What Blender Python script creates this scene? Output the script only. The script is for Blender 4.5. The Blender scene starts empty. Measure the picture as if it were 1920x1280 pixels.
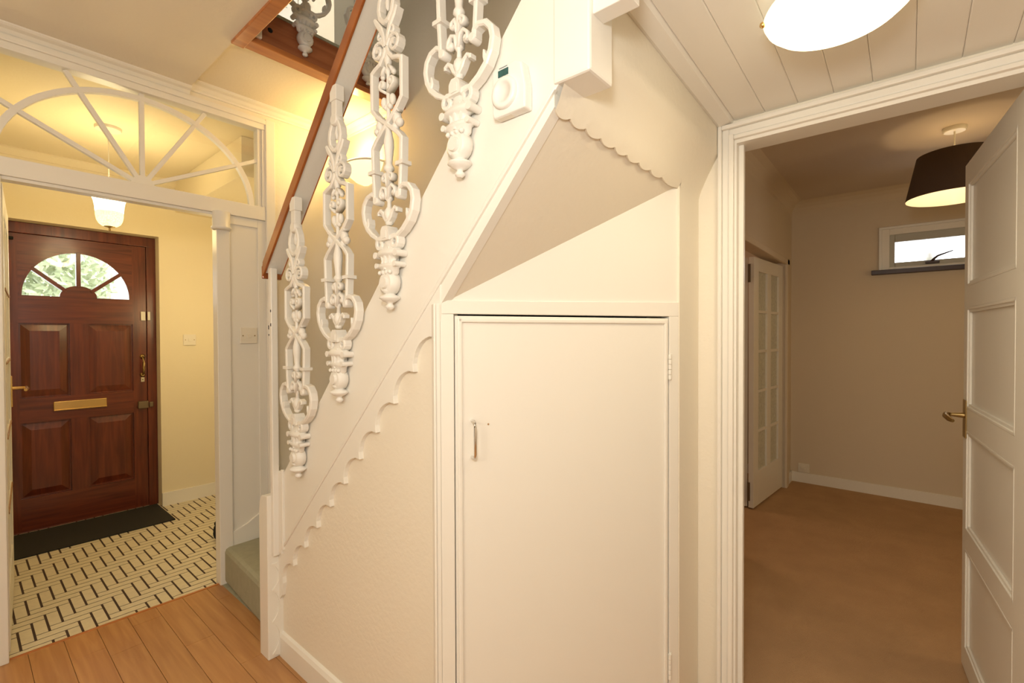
import bpy, bmesh, math, random
from mathutils import Vector, Matrix
random.seed(7)
PI = math.pi
scene = bpy.context.scene
C = scene.collection

# ------------------------------------------------------------------ camera
cam_d = bpy.data.cameras.new('camera')
cam = bpy.data.objects.new('camera', cam_d); C.objects.link(cam)
scene.camera = cam
cam_d.sensor_width = 36.0; cam_d.sensor_fit = 'HORIZONTAL'
cam_d.lens = 36.0 * 882.7 / 1920.0
cam_d.clip_start = 0.02
yaw, pitch, roll = math.radians(40.12), math.radians(-0.757), math.radians(-0.211)
fw = Vector((math.cos(yaw)*math.cos(pitch), math.sin(yaw)*math.cos(pitch), math.sin(pitch)))
rt = Vector((math.sin(yaw), -math.cos(yaw), 0)); up = rt.cross(fw)
rt2 = math.cos(roll)*rt + math.sin(roll)*up; up2 = -math.sin(roll)*rt + math.cos(roll)*up
cam.matrix_world = Matrix(((rt2.x, up2.x, -fw.x, 0), (rt2.y, up2.y, -fw.y, 0), (rt2.z, up2.z, -fw.z, 1.30), (0, 0, 0, 1)))

# ------------------------------------------------------------------ world, exposure
w = bpy.data.worlds.new('world'); scene.world = w; w.use_nodes = True
bg = w.node_tree.nodes['Background']
bg.inputs[0].default_value = (0.92, 0.96, 1.0, 1); bg.inputs[1].default_value = 4.6
vs = scene.view_settings
scene.display_settings.display_device = 'sRGB'
vs.view_transform = 'Standard'; vs.look = 'None'; vs.gamma = 1.0; vs.use_curve_mapping = False
vs.exposure = 0.18

def area(name, loc, target, size, power, col):
    l = bpy.data.lights.new(name, 'AREA'); l.shape = 'DISK'; l.size = size; l.energy = power; l.color = col
    o = bpy.data.objects.new(name, l); C.objects.link(o); o.location = loc
    o.rotation_euler = (Vector(target) - Vector(loc)).to_track_quat('-Z', 'Y').to_euler()
    return o
def point(name, loc, r, power, col):
    l = bpy.data.lights.new(name, 'POINT'); l.shadow_soft_size = r; l.energy = power; l.color = col
    o = bpy.data.objects.new(name, l); C.objects.link(o); o.location = loc
    return o
WARM = (1.0, 0.72, 0.42)
# camera flash, an added unseen fill for the hall, light of the landing upstairs
point('camera_flash_light', (-0.05, 0.05, 1.66), 0.10, 27.0, (1.0, 0.98, 0.925))
point('hall_fill_light', (-1.0, 0.5, 1.7), 0.25, 18.0, (1.0, 0.90, 0.74))
point('landing_light', (1.2, 2.9, 4.4), 0.15, 13.0, (1.0, 0.95, 0.85))
area('hall_lamp_light', (1.255, 0.125, 1.955), (1.255, 0.125, 0), 0.22, 2.6, (1.0, 0.84, 0.58))
point('porch_lamp_light', (0.588, 3.52, 1.99), 0.10, 8.5, (1.0, 0.74, 0.34))
point('porch_fill_light', (1.25, 3.55, 1.5), 0.20, 6.0, (1.0, 0.77, 0.40))  # added warm fill beside the pendant, no fixture of its own
point('stair_lamp_light', (1.48, 2.46, 2.36), 0.05, 4.4, (1.0, 0.66, 0.23))
point('room_fill_light', (3.0, -1.5, 1.5), 0.15, 10.5, (1.0, 0.76, 0.42))  # added fill out of view, brightens the carpeted room
point('far_room_light', (3.6, 2.0, 1.8), 0.15, 8.0, (1.0, 0.68, 0.46))

# ------------------------------------------------------------------ materials
def mat(name, col, rough=0.6, metal=0.0, bump=0.0, bscale=60.0, var=0.0, vscale=4.0, spec=0.5, trans=0.0, coat=0.0):
    m = bpy.data.materials.new(name); m.use_nodes = True
    nt = m.node_tree; b = nt.nodes['Principled BSDF']
    b.inputs['Base Color'].default_value = (*col, 1); b.inputs['Roughness'].default_value = rough
    b.inputs['Metallic'].default_value = metal; b.inputs['Specular IOR Level'].default_value = spec
    b.inputs['Transmission Weight'].default_value = trans; b.inputs['Coat Weight'].default_value = coat
    tc = nt.nodes.new('ShaderNodeTexCoord')
    if bump:
        n = nt.nodes.new('ShaderNodeTexNoise'); n.inputs['Scale'].default_value = bscale; n.inputs['Detail'].default_value = 3
        bp = nt.nodes.new('ShaderNodeBump'); bp.inputs['Strength'].default_value = bump; bp.inputs['Distance'].default_value = 0.003
        nt.links.new(tc.outputs['Object'], n.inputs['Vector']); nt.links.new(n.outputs[0], bp.inputs['Height'])
        nt.links.new(bp.outputs[0], b.inputs['Normal'])
    if var:
        n = nt.nodes.new('ShaderNodeTexNoise'); n.inputs['Scale'].default_value = vscale; n.inputs['Detail'].default_value = 4
        mx = nt.nodes.new('ShaderNodeMixRGB'); mx.inputs[1].default_value = (*[c*(1-var) for c in col], 1); mx.inputs[2].default_value = (*[min(1, c*(1+var)) for c in col], 1)
        nt.links.new(tc.outputs['Object'], n.inputs['Vector']); nt.links.new(n.outputs[0], mx.inputs[0]); nt.links.new(mx.outputs[0], b.inputs['Base Color'])
    return m
def wood(name, c1, c2, rough=0.4, stretch=(14, 14, 1.2), scale=3.0, coat=0.0, rnd=0.0, spec=0.5):
    m = bpy.data.materials.new(name); m.use_nodes = True
    nt = m.node_tree; b = nt.nodes['Principled BSDF']
    tc = nt.nodes.new('ShaderNodeTexCoord'); mp = nt.nodes.new('ShaderNodeMapping'); mp.inputs['Scale'].default_value = stretch
    n = nt.nodes.new('ShaderNodeTexNoise'); n.inputs['Scale'].default_value = scale; n.inputs['Detail'].default_value = 6; n.inputs['Distortion'].default_value = 0.6
    r = nt.nodes.new('ShaderNodeValToRGB'); r.color_ramp.elements[0].position = 0.3; r.color_ramp.elements[1].position = 0.72
    r.color_ramp.elements[0].color = (*c1, 1); r.color_ramp.elements[1].color = (*c2, 1)
    nt.links.new(tc.outputs['Object'], mp.inputs[0]); nt.links.new(mp.outputs[0], n.inputs['Vector']); nt.links.new(n.outputs[0], r.inputs[0])
    out = r.outputs[0]
    if rnd:
        oi = nt.nodes.new('ShaderNodeObjectInfo'); mr = nt.nodes.new('ShaderNodeMapRange'); mr.inputs[3].default_value = 1-rnd; mr.inputs[4].default_value = 1+rnd
        hs = nt.nodes.new('ShaderNodeHueSaturation'); nt.links.new(oi.outputs['Random'], mr.inputs[0]); nt.links.new(mr.outputs[0], hs.inputs['Value']); nt.links.new(out, hs.inputs['Color']); out = hs.outputs[0]
    nt.links.new(out, b.inputs['Base Color'])
    b.inputs['Roughness'].default_value = rough; b.inputs['Coat Weight'].default_value = coat; b.inputs['Coat Roughness'].default_value = 0.15
    b.inputs['Specular IOR Level'].default_value = spec
    return m
def glow(name, col, s, rim=None):
    m = bpy.data.materials.new(name); m.use_nodes = True; b = m.node_tree.nodes['Principled BSDF']
    b.inputs['Base Color'].default_value = (0.9, 0.88, 0.8, 1); b.inputs['Roughness'].default_value = 0.25
    b.inputs['Emission Color'].default_value = (*col, 1); b.inputs['Emission Strength'].default_value = s
    return m
def glass(name, col=(1, 1, 1), rough=0.0, bump=0.0, bs=40):
    m = bpy.data.materials.new(name); m.use_nodes = True; nt = m.node_tree; nt.nodes.clear()
    o = nt.nodes.new('ShaderNodeOutputMaterial'); t = nt.nodes.new('ShaderNodeBsdfTransparent'); g = nt.nodes.new('ShaderNodeBsdfGlossy'); x = nt.nodes.new('ShaderNodeMixShader')
    t.inputs[0].default_value = (*col, 1); g.inputs['Roughness'].default_value = rough
    f = nt.nodes.new('ShaderNodeFresnel'); f.inputs[0].default_value = 1.45
    nt.links.new(f.outputs[0], x.inputs[0]); nt.links.new(t.outputs[0], x.inputs[1]); nt.links.new(g.outputs[0], x.inputs[2]); nt.links.new(x.outputs[0], o.inputs[0])
    if bump:
        n = nt.nodes.new('ShaderNodeTexNoise'); n.inputs['Scale'].default_value = bs; bp = nt.nodes.new('ShaderNodeBump'); bp.inputs['Strength'].default_value = bump
        tc = nt.nodes.new('ShaderNodeTexCoord'); nt.links.new(tc.outputs['Object'], n.inputs['Vector']); nt.links.new(n.outputs[0], bp.inputs['Height']); nt.links.new(bp.outputs[0], g.inputs['Normal'])
    return m
M = dict(
    gloss=mat('white_gloss_paint', (0.88, 0.85, 0.78), 0.35, bump=0.08, bscale=30),
    wall=mat('cream_wall_paint', (0.87, 0.81, 0.69), 0.55, bump=0.35, bscale=55),
    hallceil=mat('ceiling_paint', (0.86, 0.79, 0.67), 0.8, bump=0.3, bscale=70),
    porchwall=mat('lamplit_cream_paint', (0.86, 0.77, 0.56), 0.6, bump=0.25, bscale=60),  # yellow of the lamplight is mixed into the cream base colour
    stairwall=mat('stairwell_paint', (0.86, 0.79, 0.66), 0.7, bump=0.25, bscale=60),
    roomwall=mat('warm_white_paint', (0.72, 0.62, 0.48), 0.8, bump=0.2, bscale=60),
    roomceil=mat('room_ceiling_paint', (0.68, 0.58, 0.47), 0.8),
    iron=mat('painted_cast_iron', (0.87, 0.84, 0.78), 0.38, bump=0.15, bscale=120),
    laminate=wood('laminate_wood', (0.43, 0.20, 0.07), (0.57, 0.30, 0.115), 0.38, (16, 1.1, 10), 2.5, rnd=0.07),
    under=mat('dark_joint', (0.10, 0.045, 0.02), 0.8),
    grout=mat('dark_tile_joint', (0.055, 0.03, 0.022), 0.7),
    tile=mat('cream_stone_tile', (0.76, 0.68, 0.50), 0.42, bump=0.2, bscale=90, var=0.14, vscale=38),
    carpet=mat('tan_carpet', (0.52, 0.325, 0.175), 0.95, bump=1.0, bscale=260, var=0.16, vscale=6, spec=0.1),
    green=mat('grey_green_carpet', (0.43, 0.42, 0.31), 0.95, bump=1.0, bscale=300, var=0.12, vscale=30, spec=0.1),
    mahog=wood('mahogany_door', (0.085, 0.016, 0.008), (0.19, 0.038, 0.015), 0.3, (14, 14, 1.0), 3.0, coat=0.3),
    mahog_h=wood('mahogany_door_rail', (0.085, 0.016, 0.008), (0.19, 0.038, 0.015), 0.3, (1.0, 14, 14), 3.0, coat=0.3),
    pine=wood('varnished_pine', (0.44, 0.13, 0.028), (0.62, 0.235, 0.06), 0.32, (1.0, 12, 12), 2.6, coat=0.3),
    pine_dk=wood('dark_pine_board', (0.30, 0.085, 0.026), (0.47, 0.165, 0.06), 0.4, (0.9, 10, 14), 2.4),
    rail=wood('varnished_handrail', (0.27, 0.07, 0.015), (0.47, 0.155, 0.038), 0.28, (14, 2, 2), 3.0, coat=0.4),
    brass=mat('brass', (0.72, 0.50, 0.20), 0.25, 1.0),
    brass_old=mat('tarnished_brass', (0.42, 0.30, 0.13), 0.38, 1.0),
    chrome=mat('chrome', (0.75, 0.73, 0.70), 0.18, 1.0),
    lockgrey=mat('old_lock_metal', (0.20, 0.15, 0.09), 0.5, 0.6),
    plastic=mat('white_plastic', (0.84, 0.79, 0.68), 0.35),
    plastic_w=mat('bright_plastic', (0.88, 0.87, 0.83), 0.3),
    rubber=mat('black_rubber_mat', (0.018, 0.017, 0.014), 0.85, bump=0.5, bscale=300),
    blackcloth=mat('black_cloth', (0.008, 0.008, 0.009), 0.9, bump=0.6, bscale=150),
    lcd=mat('lcd_screen', (0.03, 0.10, 0.10), 0.15, var=0.5, vscale=60),
    ink=mat('grey_ink', (0.25, 0.28, 0.30), 0.6),
    hole=mat('dark_hole', (0.01, 0.01, 0.01), 0.9),
    shade=mat('brown_fabric_shade', (0.095, 0.058, 0.036), 0.9, bump=0.6, bscale=400),
    shade_in=glow('lit_shade_lining', (1.0, 0.62, 0.25), 0.12),
    lens=glow('lit_opal_glass', (1.0, 0.84, 0.50), 4.0),
    bowl=glow('lit_uplighter_bowl', (1.0, 0.78, 0.34), 1.3),
    porchglass=glow('lit_frosted_glass', (1.0, 0.86, 0.42), 1.2),
    porchtop=glow('lit_frosted_glass_top', (1.0, 0.90, 0.60), 7.0),
    clear=glass('window_glass'), frosted=mat('pale_lantern_glass', (0.55, 0.55, 0.55), 0.3),
    textured=mat('textured_glass', (0.62, 0.62, 0.52), 0.28, bump=1.0, bscale=45, var=0.35, vscale=50),
    alu=mat('grey_aluminium', (0.50, 0.49, 0.43), 0.45, 0.0),
    sill=mat('dark_brown_sill', (0.045, 0.018, 0.012), 0.35),
    bead=wood('brown_beading', (0.32, 0.17, 0.07), (0.45, 0.27, 0.12), 0.5),
    leaf=mat('leaf_green', (0.42, 0.47, 0.28), 0.6, var=0.5, vscale=3),
    leafy=mat('leaf_yellow', (0.62, 0.58, 0.36), 0.6, var=0.4, vscale=3),
    bark=mat('bark', (0.16, 0.12, 0.08), 0.9, bump=1, bscale=20),
    render_w=mat('white_render', (0.9, 0.9, 0.88), 0.8),
    ground=mat('garden_ground', (0.35, 0.36, 0.28), 0.9, var=0.3, vscale=2),
    bulbglass=glow('bulb', (1.0, 0.70, 0.36), 62.0),
)

nt = M['lens'].node_tree; b_ = nt.nodes['Principled BSDF']   # opal dome: dimmer and yellower at its rim, away from the bulb
g_ = nt.nodes.new('ShaderNodeNewGeometry'); sx = nt.nodes.new('ShaderNodeSeparateXYZ'); mz = nt.nodes.new('ShaderNodeMapRange')
mz.inputs[1].default_value = 1.992; mz.inputs[2].default_value = 2.022; mz.inputs[3].default_value = 4.0; mz.inputs[4].default_value = 1.1
nt.links.new(g_.outputs['Position'], sx.inputs[0]); nt.links.new(sx.outputs[2], mz.inputs[0]); nt.links.new(mz.outputs[0], b_.inputs['Emission Strength'])
nt = M['porchglass'].node_tree; b_ = nt.nodes['Principled BSDF']
vo = nt.nodes.new('ShaderNodeTexVoronoi'); vo.feature = 'DISTANCE_TO_EDGE'; vo.inputs['Scale'].default_value = 90
mr = nt.nodes.new('ShaderNodeMapRange'); mr.inputs[1].default_value = 0.0; mr.inputs[2].default_value = 0.15; mr.inputs[3].default_value = 0.75; mr.inputs[4].default_value = 1.5
tc = nt.nodes.new('ShaderNodeTexCoord'); nt.links.new(tc.outputs['Object'], vo.inputs['Vector']); nt.links.new(vo.outputs['Distance'], mr.inputs[0]); nt.links.new(mr.outputs[0], b_.inputs['Emission Strength'])

# ------------------------------------------------------------------ mesh helpers
class MB:
    def __init__(s): s.v = []; s.f = []; s.sm = []
    def add(s, vs, fs, smooth=False):
        n = len(s.v); s.v += [tuple(v) for v in vs]; s.f += [tuple(i+n for i in f) for f in fs]; s.sm += [smooth]*len(fs); return s
    def box(s, x0, x1, y0, y1, z0, z1):
        if x0 > x1: x0, x1 = x1, x0
        if y0 > y1: y0, y1 = y1, y0
        if z0 > z1: z0, z1 = z1, z0
        return s.add([(x0,y0,z0),(x1,y0,z0),(x1,y1,z0),(x0,y1,z0),(x0,y0,z1),(x1,y0,z1),(x1,y1,z1),(x0,y1,z1)],
                     [(3,2,1,0),(4,5,6,7),(0,1,5,4),(1,2,6,5),(2,3,7,6),(3,0,4,7)])
    def prism(s, poly, axis, a, b, smooth=False):
        """poly in the plane across axis: x -> (y,z), y -> (x,z), z -> (x,y)"""
        def P(p, t): return {'x': (t, p[0], p[1]), 'y': (p[0], t, p[1]), 'z': (p[0], p[1], t)}[axis]
        n = len(poly)
        s.add([P(p, a) for p in poly]+[P(p, b) for p in poly], [tuple(range(n)), tuple(range(2*n-1, n-1, -1))])
        k = len(s.v)-2*n
        s.f += [(k+i, k+(i+1) % n, k+n+(i+1) % n, k+n+i) for i in range(n)]; s.sm += [smooth]*n
        return s
    def lathe(s, prof, c=(0,0,0), n=24, axis='z', cap=True):
        vs, fs = [], []
        for r, z in prof:
            for i in range(n):
                a = 2*PI*i/n; p = (r*math.cos(a), r*math.sin(a), z)
                if axis == 'x': p = (p[2], p[0], p[1])
                if axis == 'y': p = (p[0], p[2], p[1])
                vs.append((p[0]+c[0], p[1]+c[1], p[2]+c[2]))
        for k in range(len(prof)-1):
            for i in range(n): fs.append((k*n+i, k*n+(i+1) % n, (k+1)*n+(i+1) % n, (k+1)*n+i))
        s.add(vs, fs, True)
        if cap: s.add(vs[:n], [tuple(range(n-1, -1, -1))]); s.add(vs[-n:], [tuple(range(n))])
        return s
    def tube(s, pts, r, n=8):
        pts = [Vector(p) for p in pts]; vs, fs = [], []
        rr = r if isinstance(r, (list, tuple)) else [r]*len(pts)
        ref = Vector((0.13, 0.31, 0.94))
        for i, p in enumerate(pts):
            d = (pts[min(i+1, len(pts)-1)] - pts[max(i-1, 0)]).normalized()
            u = d.cross(ref)
            if u.length < 0.1: u = d.cross(Vector((1, 0, 0)))
            u.normalize(); q = d.cross(u)
            for k in range(n):
                a = 2*PI*k/n; vs.append(p + rr[i]*(math.cos(a)*u + math.sin(a)*q))
        for i in range(len(pts)-1):
            for k in range(n): fs.append((i*n+k, i*n+(k+1) % n, (i+1)*n+(k+1) % n, (i+1)*n+k))
        s.add(vs, fs, True); s.add(vs[:n], [tuple(range(n-1, -1, -1))]); s.add(vs[-n:], [tuple(range(n))]); return s
    def ribbon(s, pts, w, d, mirror=False, x0=0.0):
        """rectangular bar swept along a path in the (y,z) plane; w across the path, d along x"""
        for sg in ((1, -1) if mirror else (1,)):
            P = [Vector((sg*p[0], p[1])) for p in pts]; n = len(P); ww = w if isinstance(w, (list, tuple)) else [w]*n
            vs, fs = [], []
            for i in range(n):
                a = (P[i]-P[i-1]).normalized() if i else (P[1]-P[0]).normalized()
                b = (P[i+1]-P[i]).normalized() if i < n-1 else a
                t = (a+b); t = t.normalized() if t.length > 1e-6 else a
                nn = Vector((-t.y, t.x)); h = ww[i]/2/max(0.5, nn.dot(Vector((-a.y, a.x))))
                L, R = P[i]+nn*h, P[i]-nn*h; m1, m2 = P[i]+nn*h*0.55, P[i]-nn*h*0.55
                vs += [(x0-d/2*.72, L.x, L.y), (x0-d/2, m1.x, m1.y), (x0-d/2, m2.x, m2.y), (x0-d/2*.72, R.x, R.y), (x0+d/2, R.x, R.y), (x0+d/2, L.x, L.y)]
            for i in range(n-1):
                for k in range(6): fs.append((i*6+k, i*6+(k+1) % 6, (i+1)*6+(k+1) % 6, (i+1)*6+k))
            fs += [tuple(range(5, -1, -1)), tuple(range((n-1)*6, n*6))]
            s.add(vs, fs)
        return s
    def ball(s, c, r, n=12, sc=(1, 1, 1)):
        prof = [(max(1e-4, math.sin(PI*k/(n//2+2))), -math.cos(PI*k/(n//2+2))) for k in range(n//2+3)]
        k0 = len(s.v); s.lathe(prof, (0, 0, 0), n)
        for i in range(k0, len(s.v)): s.v[i] = (c[0]+s.v[i][0]*r*sc[0], c[1]+s.v[i][1]*r*sc[1], c[2]+s.v[i][2]*r*sc[2])
        return s
    def xf(s, m):
        s.v = [tuple(m @ Vector(v)) for v in s.v]; return s
    def mesh(s, name, m):
        me = bpy.data.meshes.new(name); me.from_pydata(s.v, [], s.f); me.materials.append(m)
        me.polygons.foreach_set('use_smooth', s.sm); me.update()
        b = bmesh.new(); b.from_mesh(me); bmesh.ops.recalc_face_normals(b, faces=b.faces[:]); b.to_mesh(me); b.free()
        return me
    def build(s, name, m, parent=None, bevel=0.0, label=None):
        o = bpy.data.objects.new(name, s.mesh(name, m)); C.objects.link(o)
        if parent:
            o.parent = parent
            o.matrix_parent_inverse = Matrix.Translation(parent.location).inverted() if parent.type == 'EMPTY' or parent.location.length else Matrix()
        if bevel:
            b = o.modifiers.new('bevel', 'BEVEL'); b.width = bevel; b.segments = 2; b.limit_method = 'ANGLE'; b.angle_limit = math.radians(40)
            b.harden_normals = False
        if label: o['label'] = label
        return o
def thing(name, loc, label, cat, group=None, kind=None):
    o = bpy.data.objects.new(name, None); C.objects.link(o); o.location = loc; o.empty_display_size = 0.05
    return tag(o, label, cat, group, kind)
def tag(o, label=None, cat=None, group=None, kind=None):
    if label: o['label'] = label
    if cat: o['category'] = cat
    if group: o['group'] = group
    if kind: o['kind'] = kind
    return o
def struct(name, mb, m, label, cat=None, bevel=0.0):
    return tag(mb.build(name, m, bevel=bevel), label, cat or name.split('_')[0], kind='structure')
def B(*a): return MB().box(*a)

# ================================================================== FLOORS
fl = struct('floor', B(-1.3, 1.74, -1.8, 2.766, -0.06, -0.006), M['under'], 'honey brown laminate strip floor of the hall at the foot of the stairs', 'floor')
SW = 0.1075
k = 0
for i in range(-14, 15):
    x0 = 0.396 + i*SW; x1 = x0 + SW
    if x1 < -1.3 or x0 > 1.74: continue
    ends = {-1: 2.562, 0: 2.48, 1: 2.655, 2: 2.312, 3: 2.02, -2: 2.30, 4: 2.6}.get(i, 1.1 + ((i*0.417) % 1.2))
    ys = [2.766]
    y = ends
    while y > -1.8: ys.append(y); y -= 1.19
    ys.append(-1.8)
    for a, b in zip(ys, ys[1:]):
        if a-b < 0.01: continue
        xa, xb = max(-1.3, x0)+0.0007, min(1.74, x1)-0.0007
        o = B(xa, xb, b+0.0007, a-0.0007, -0.0055, 0.0).build('plank', M['laminate'], fl, bevel=0.0006)
tf = struct('floor', B(0.02, 1.66, 2.766, 4.6, -0.06, -0.0014), M['grout'], 'cream herringbone tiled floor of the entrance porch inside the front door', 'floor')
e = 0.0473; X0, Y0 = 0.165, 2.805
gx, gy = 0.0044, 0.0033
def tile_rect(a, b, c, d):  # in units
    return X0+a*e, X0+b*e, Y0+c*e, Y0+d*e
stuff = MB(); n_t = 0
for i in range(-8, 36):
    for kk in range(-9, 10):
        # vertical piece right of joint i, and horizontal strip starting at joint i
        for kd, (a, b, c, d) in (('v', (i, i+1, i+1+6*kk, i+4+6*kk)), ('h', (i, i+3, i+6*kk, i+1+6*kk))):
            x0, x1, y0, y1 = tile_rect(a, b, c, d)
            x0 += gx; x1 -= gx; y0 += gy; y1 -= gy
            x0, x1 = max(x0, 0.03), min(x1, 1.65); y0, y1 = max(y0, 2.768), min(y1, 4.55)
            if x1-x0 < 0.004 or y1-y0 < 0.004: continue
            vis = x1 > 0.13 and x0 < 1.12 and y0 < 4.45 and not (y0 > 3.98 and x1 < 0.99)
            if vis and n_t < 298:
                n_t += 1
                B(x0, x1, y0, y1, -0.004, random.uniform(-0.0004, 0.0)).build('tile', M['tile'], tf)
            else: stuff.box(x0, x1, y0, y1, -0.004, -0.0003)
tag(stuff.build('tile_field', M['tile'], tf), kind='stuff')
struct('trim_1', B(0.13, 0.885, 2.758, 2.772, -0.004, 0.003), M['pine'], 'thin threshold strip between laminate and porch tiles', 'threshold', 0.001)
struct('floor', B(1.74, 4.95, -2.2, 3.0, -0.06, 0.0), M['carpet'], 'tan fitted carpet of the room behind the right hand door', 'floor')
struct('floor', B(-1.4, 3.0, 2.155, 5.2, 2.585, 2.70), M['green'], 'carpeted landing floor above the stairwell', 'floor')

# ================================================================== HALL WALLS
struct('wall_understairs', MB().prism([(0.955, 0.0), (1.97, 0.0), (1.97, 0.50), (0.955, 1.50)], 'x', 0.855, 0.90), M['wall'], 'cream painted wall under the staircase left of the cupboard', 'wall')
struct('wall_left', B(-1.4, -1.3, -1.9, 2.80, 0, 2.60), M['wall'], 'cream hall wall', 'wall')
struct('wall_behind', B(-1.4, 1.74, -1.9, -1.8, 0, 2.60), M['wall'], 'cream hall wall at the near end', 'wall')
# transom wall (between hall and porch): left of the doorway, and the panelled part behind the stairs
struct('wall_partition', B(-1.4, 0.055, 2.757, 2.83, 0, 2.60).box(1.13, 1.66, 2.757, 2.83, 0, 2.62).box(0.055, 1.13, 2.757, 2.83, 2.50, 2.60), M['wall'], 'cream partition wall between hall and porch behind the stair foot', 'wall')
# stair outer wall, with the landing beyond
struct('wall_stairwell', B(1.60, 1.70, 0.60, 2.83, 0, 5.0), M['stairwall'], 'plain wall along the far side of the staircase with the uplighter', 'wall')
struct('wall_stairwell_near', B(0.9, 1.70, 0.585, 0.62, 2.2, 5.0), M['stairwall'], 'upper wall closing the stairwell', 'wall')
# pier and door wall right
struct('wall_pier', B(1.556, 1.739, 0.583, 0.66, 0, 1.82), M['wall'], 'narrow cream pier between cupboard and doorway', 'wall')
struct('wall_right', B(1.74, 1.84, 0.509, 0.66, 0, 2.6).box(1.74, 1.84, -0.30, 0.509, 2.016, 2.6).box(1.74, 1.84, -2.2, -0.30, 0, 2.6), M['wall'], 'cream hall wall around the right hand doorway', 'wall')
# fascia under the landing: sloped lower face with scalloped edge, upright band above
edge = []
cus = [0.845, 0.904, 0.971, 1.043, 1.115, 1.184, 1.258, 1.336, 1.422, 1.557]
for a, b in zip(cus, cus[1:]):
    for t in range(8):
        u = t/8; edge.append((a+(b-a)*u, 1.788-0.0075*math.sin(PI*u)**0.8))
edge.append((1.557, 1.785))
fa = MB()
def fpt(x, z):  # point on the sloped face, z from 1.785 (y .583) up to 1.93 (y .514)
    t = max(-0.3, min(1, (z-1.785)/0.145)); t2 = t
    y = 0.583 - 0.069*(t2 if t2 < 0 else (t2**1.25))
    return (x, y, z)
rows = [fpt(0, 1.785+0.145*k/8)[1:] for k in range(9)]
vsx = []
nE = len(edge)
def ey(z): return 0.578 + max(0, 1.797-z)*0.90
for x, z in edge: vsx.append((x, ey(z), z))
for (yy, zz) in rows[1:]+[(0.514, 1.96), (0.514, 2.12)]:
    for x, z in edge: vsx.append((x, yy, zz))
R_ = 11
fs = [(r*nE+i, r*nE+i+1, (r+1)*nE+i+1, (r+1)*nE+i) for r in range(R_-1) for i in range(nE-1)]
fa.add(vsx, fs, True)
# back sheet so that the board has thickness

fa.add([(x, ey(z), z) for x, z in edge]+[(x, ey(z)+0.006, z+0.003) for x, z in edge], [(i, i+1, nE+i+1, nE+i) for i in range(nE-1)])
# right hand continuation over the pier, up to the door wall
xs = [1.557, 1.60, 1.65, 1.70, 1.742]
vr = [(x, 0.5828, 1.78) for x in xs]
for (yy, zz) in rows+[(0.514, 1.96), (0.514, 2.12)]: vr += [(x, yy, zz) for x in xs]
fa.add(vr, [(r*5+i, r*5+i+1, (r+1)*5+i+1, (r+1)*5+i) for r in range(11) for i in range(4)], True)
struct('wall_fascia', fa, M['wall'], 'sloping cream fascia with scalloped lower edge under the landing', 'fascia')
# soffit under the flight
sof = MB().prism([(0.585, 1.80), (0.955, 1.392), (0.975, 1.41), (0.60, 1.83)], 'x', 0.858, 1.60)
struct('ceiling', sof, M['wall'], 'sloping underside of the staircase above the cupboard', 'soffit')

# ================================================================== CEILINGS
struct('ceiling', B(-1.4, 0.77, -1.9, 2.83, 2.533, 2.585), M['hallceil'], 'plain cream ceiling over the left part of the hall', 'ceiling')
struct('ceiling', B(0.77, 1.66, 2.155, 2.83, 2.572, 2.585), M['hallceil'], 'small bright ceiling over the stair foot lit by the uplighter', 'ceiling')
# boarded ceiling, falling slightly towards the doorway
bc = struct('ceiling', B(0.90, 1.74, -1.8, 0.52, 2.125, 2.2), M['gloss'], 'cream ceiling of narrow painted boards over the right part of the hall', 'ceiling')
def cz(x): return 2.032 + (1.765-x)*0.058
y = 0.462
while y > -1.8:
    y0 = max(-1.8, y-0.0945); g = 0.0022
    prof = [(y-0.0003, 0.012), (y-0.0003, 0.0022), (y-0.0028, 0.0), (y0+0.0028, 0.0), (y0+0.0003, 0.0022), (y0+0.0003, 0.012)]
    vs_ = [(0.88, p, cz(0.88)+q) for p, q in prof]+[(1.745, p, cz(1.745)+q) for p, q in prof]
    mb = MB().add(vs_, [tuple(range(6)), tuple(range(11, 5, -1))]+[(i, (i+1) % 6, 6+(i+1) % 6, 6+i) for i in range(6)])
    mb.build('plank', M['gloss'], bc)
    y -= 0.0945
B(0.88, 1.745, -1.8, 0.464, 2.10, 2.13).build('backing', M['gloss'], bc)
pr = [(0.516, 0.0), (0.516, -0.012), (0.505, -0.016), (0.470, -0.008), (0.462, 0.004), (0.462, 0.02), (0.516, 0.02)]
vs_ = [(0.88, p, cz(0.88)+q) for p, q in pr]+[(1.742, p, cz(1.742)+q) for p, q in pr]; n_ = len(pr)
struct('trim_3', MB().add(vs_, [tuple(range(n_)), tuple(range(2*n_-1, n_-1, -1))]+[(i, (i+1) % n_, n_+(i+1) % n_, n_+i) for i in range(n_)]), M['gloss'], 'flat cover strip where the boarded ceiling meets the fascia', 'trim')
struct('trim_4', B(0.845, 0.885, -1.8, 0.40, 2.04, 2.60), M['gloss'], 'upright board closing the edge of the boarded ceiling', 'trim')
# cornices
def cornice(y1, z1, prof, x0, x1):
    return MB().prism([(y1-a, z1-b) for a, b in prof], 'x', x0, x1)
CP = [(0, 0), (0.055, 0), (0.055, 0.006), (0.048, 0.012), (0.032, 0.018), (0.022, 0.030), (0.012, 0.036), (0.012, 0.044), (0, 0.044)]
struct('trim_5', cornice(2.757, 2.533, CP, -1.3, 0.772), M['gloss'], 'moulded cornice above the fanlight window', 'cornice')
struct('trim_6', cornice(2.757, 2.572, CP, 0.772, 1.60), M['gloss'], 'moulded cornice over the stair foot wall', 'cornice')
struct('trim_7', MB().prism([(1.60-a, 2.572-b) for a, b in CP], 'y', 2.16, 2.757), M['gloss'], 'moulded cornice on the stairwell wall above the uplighter', 'cornice')

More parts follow.
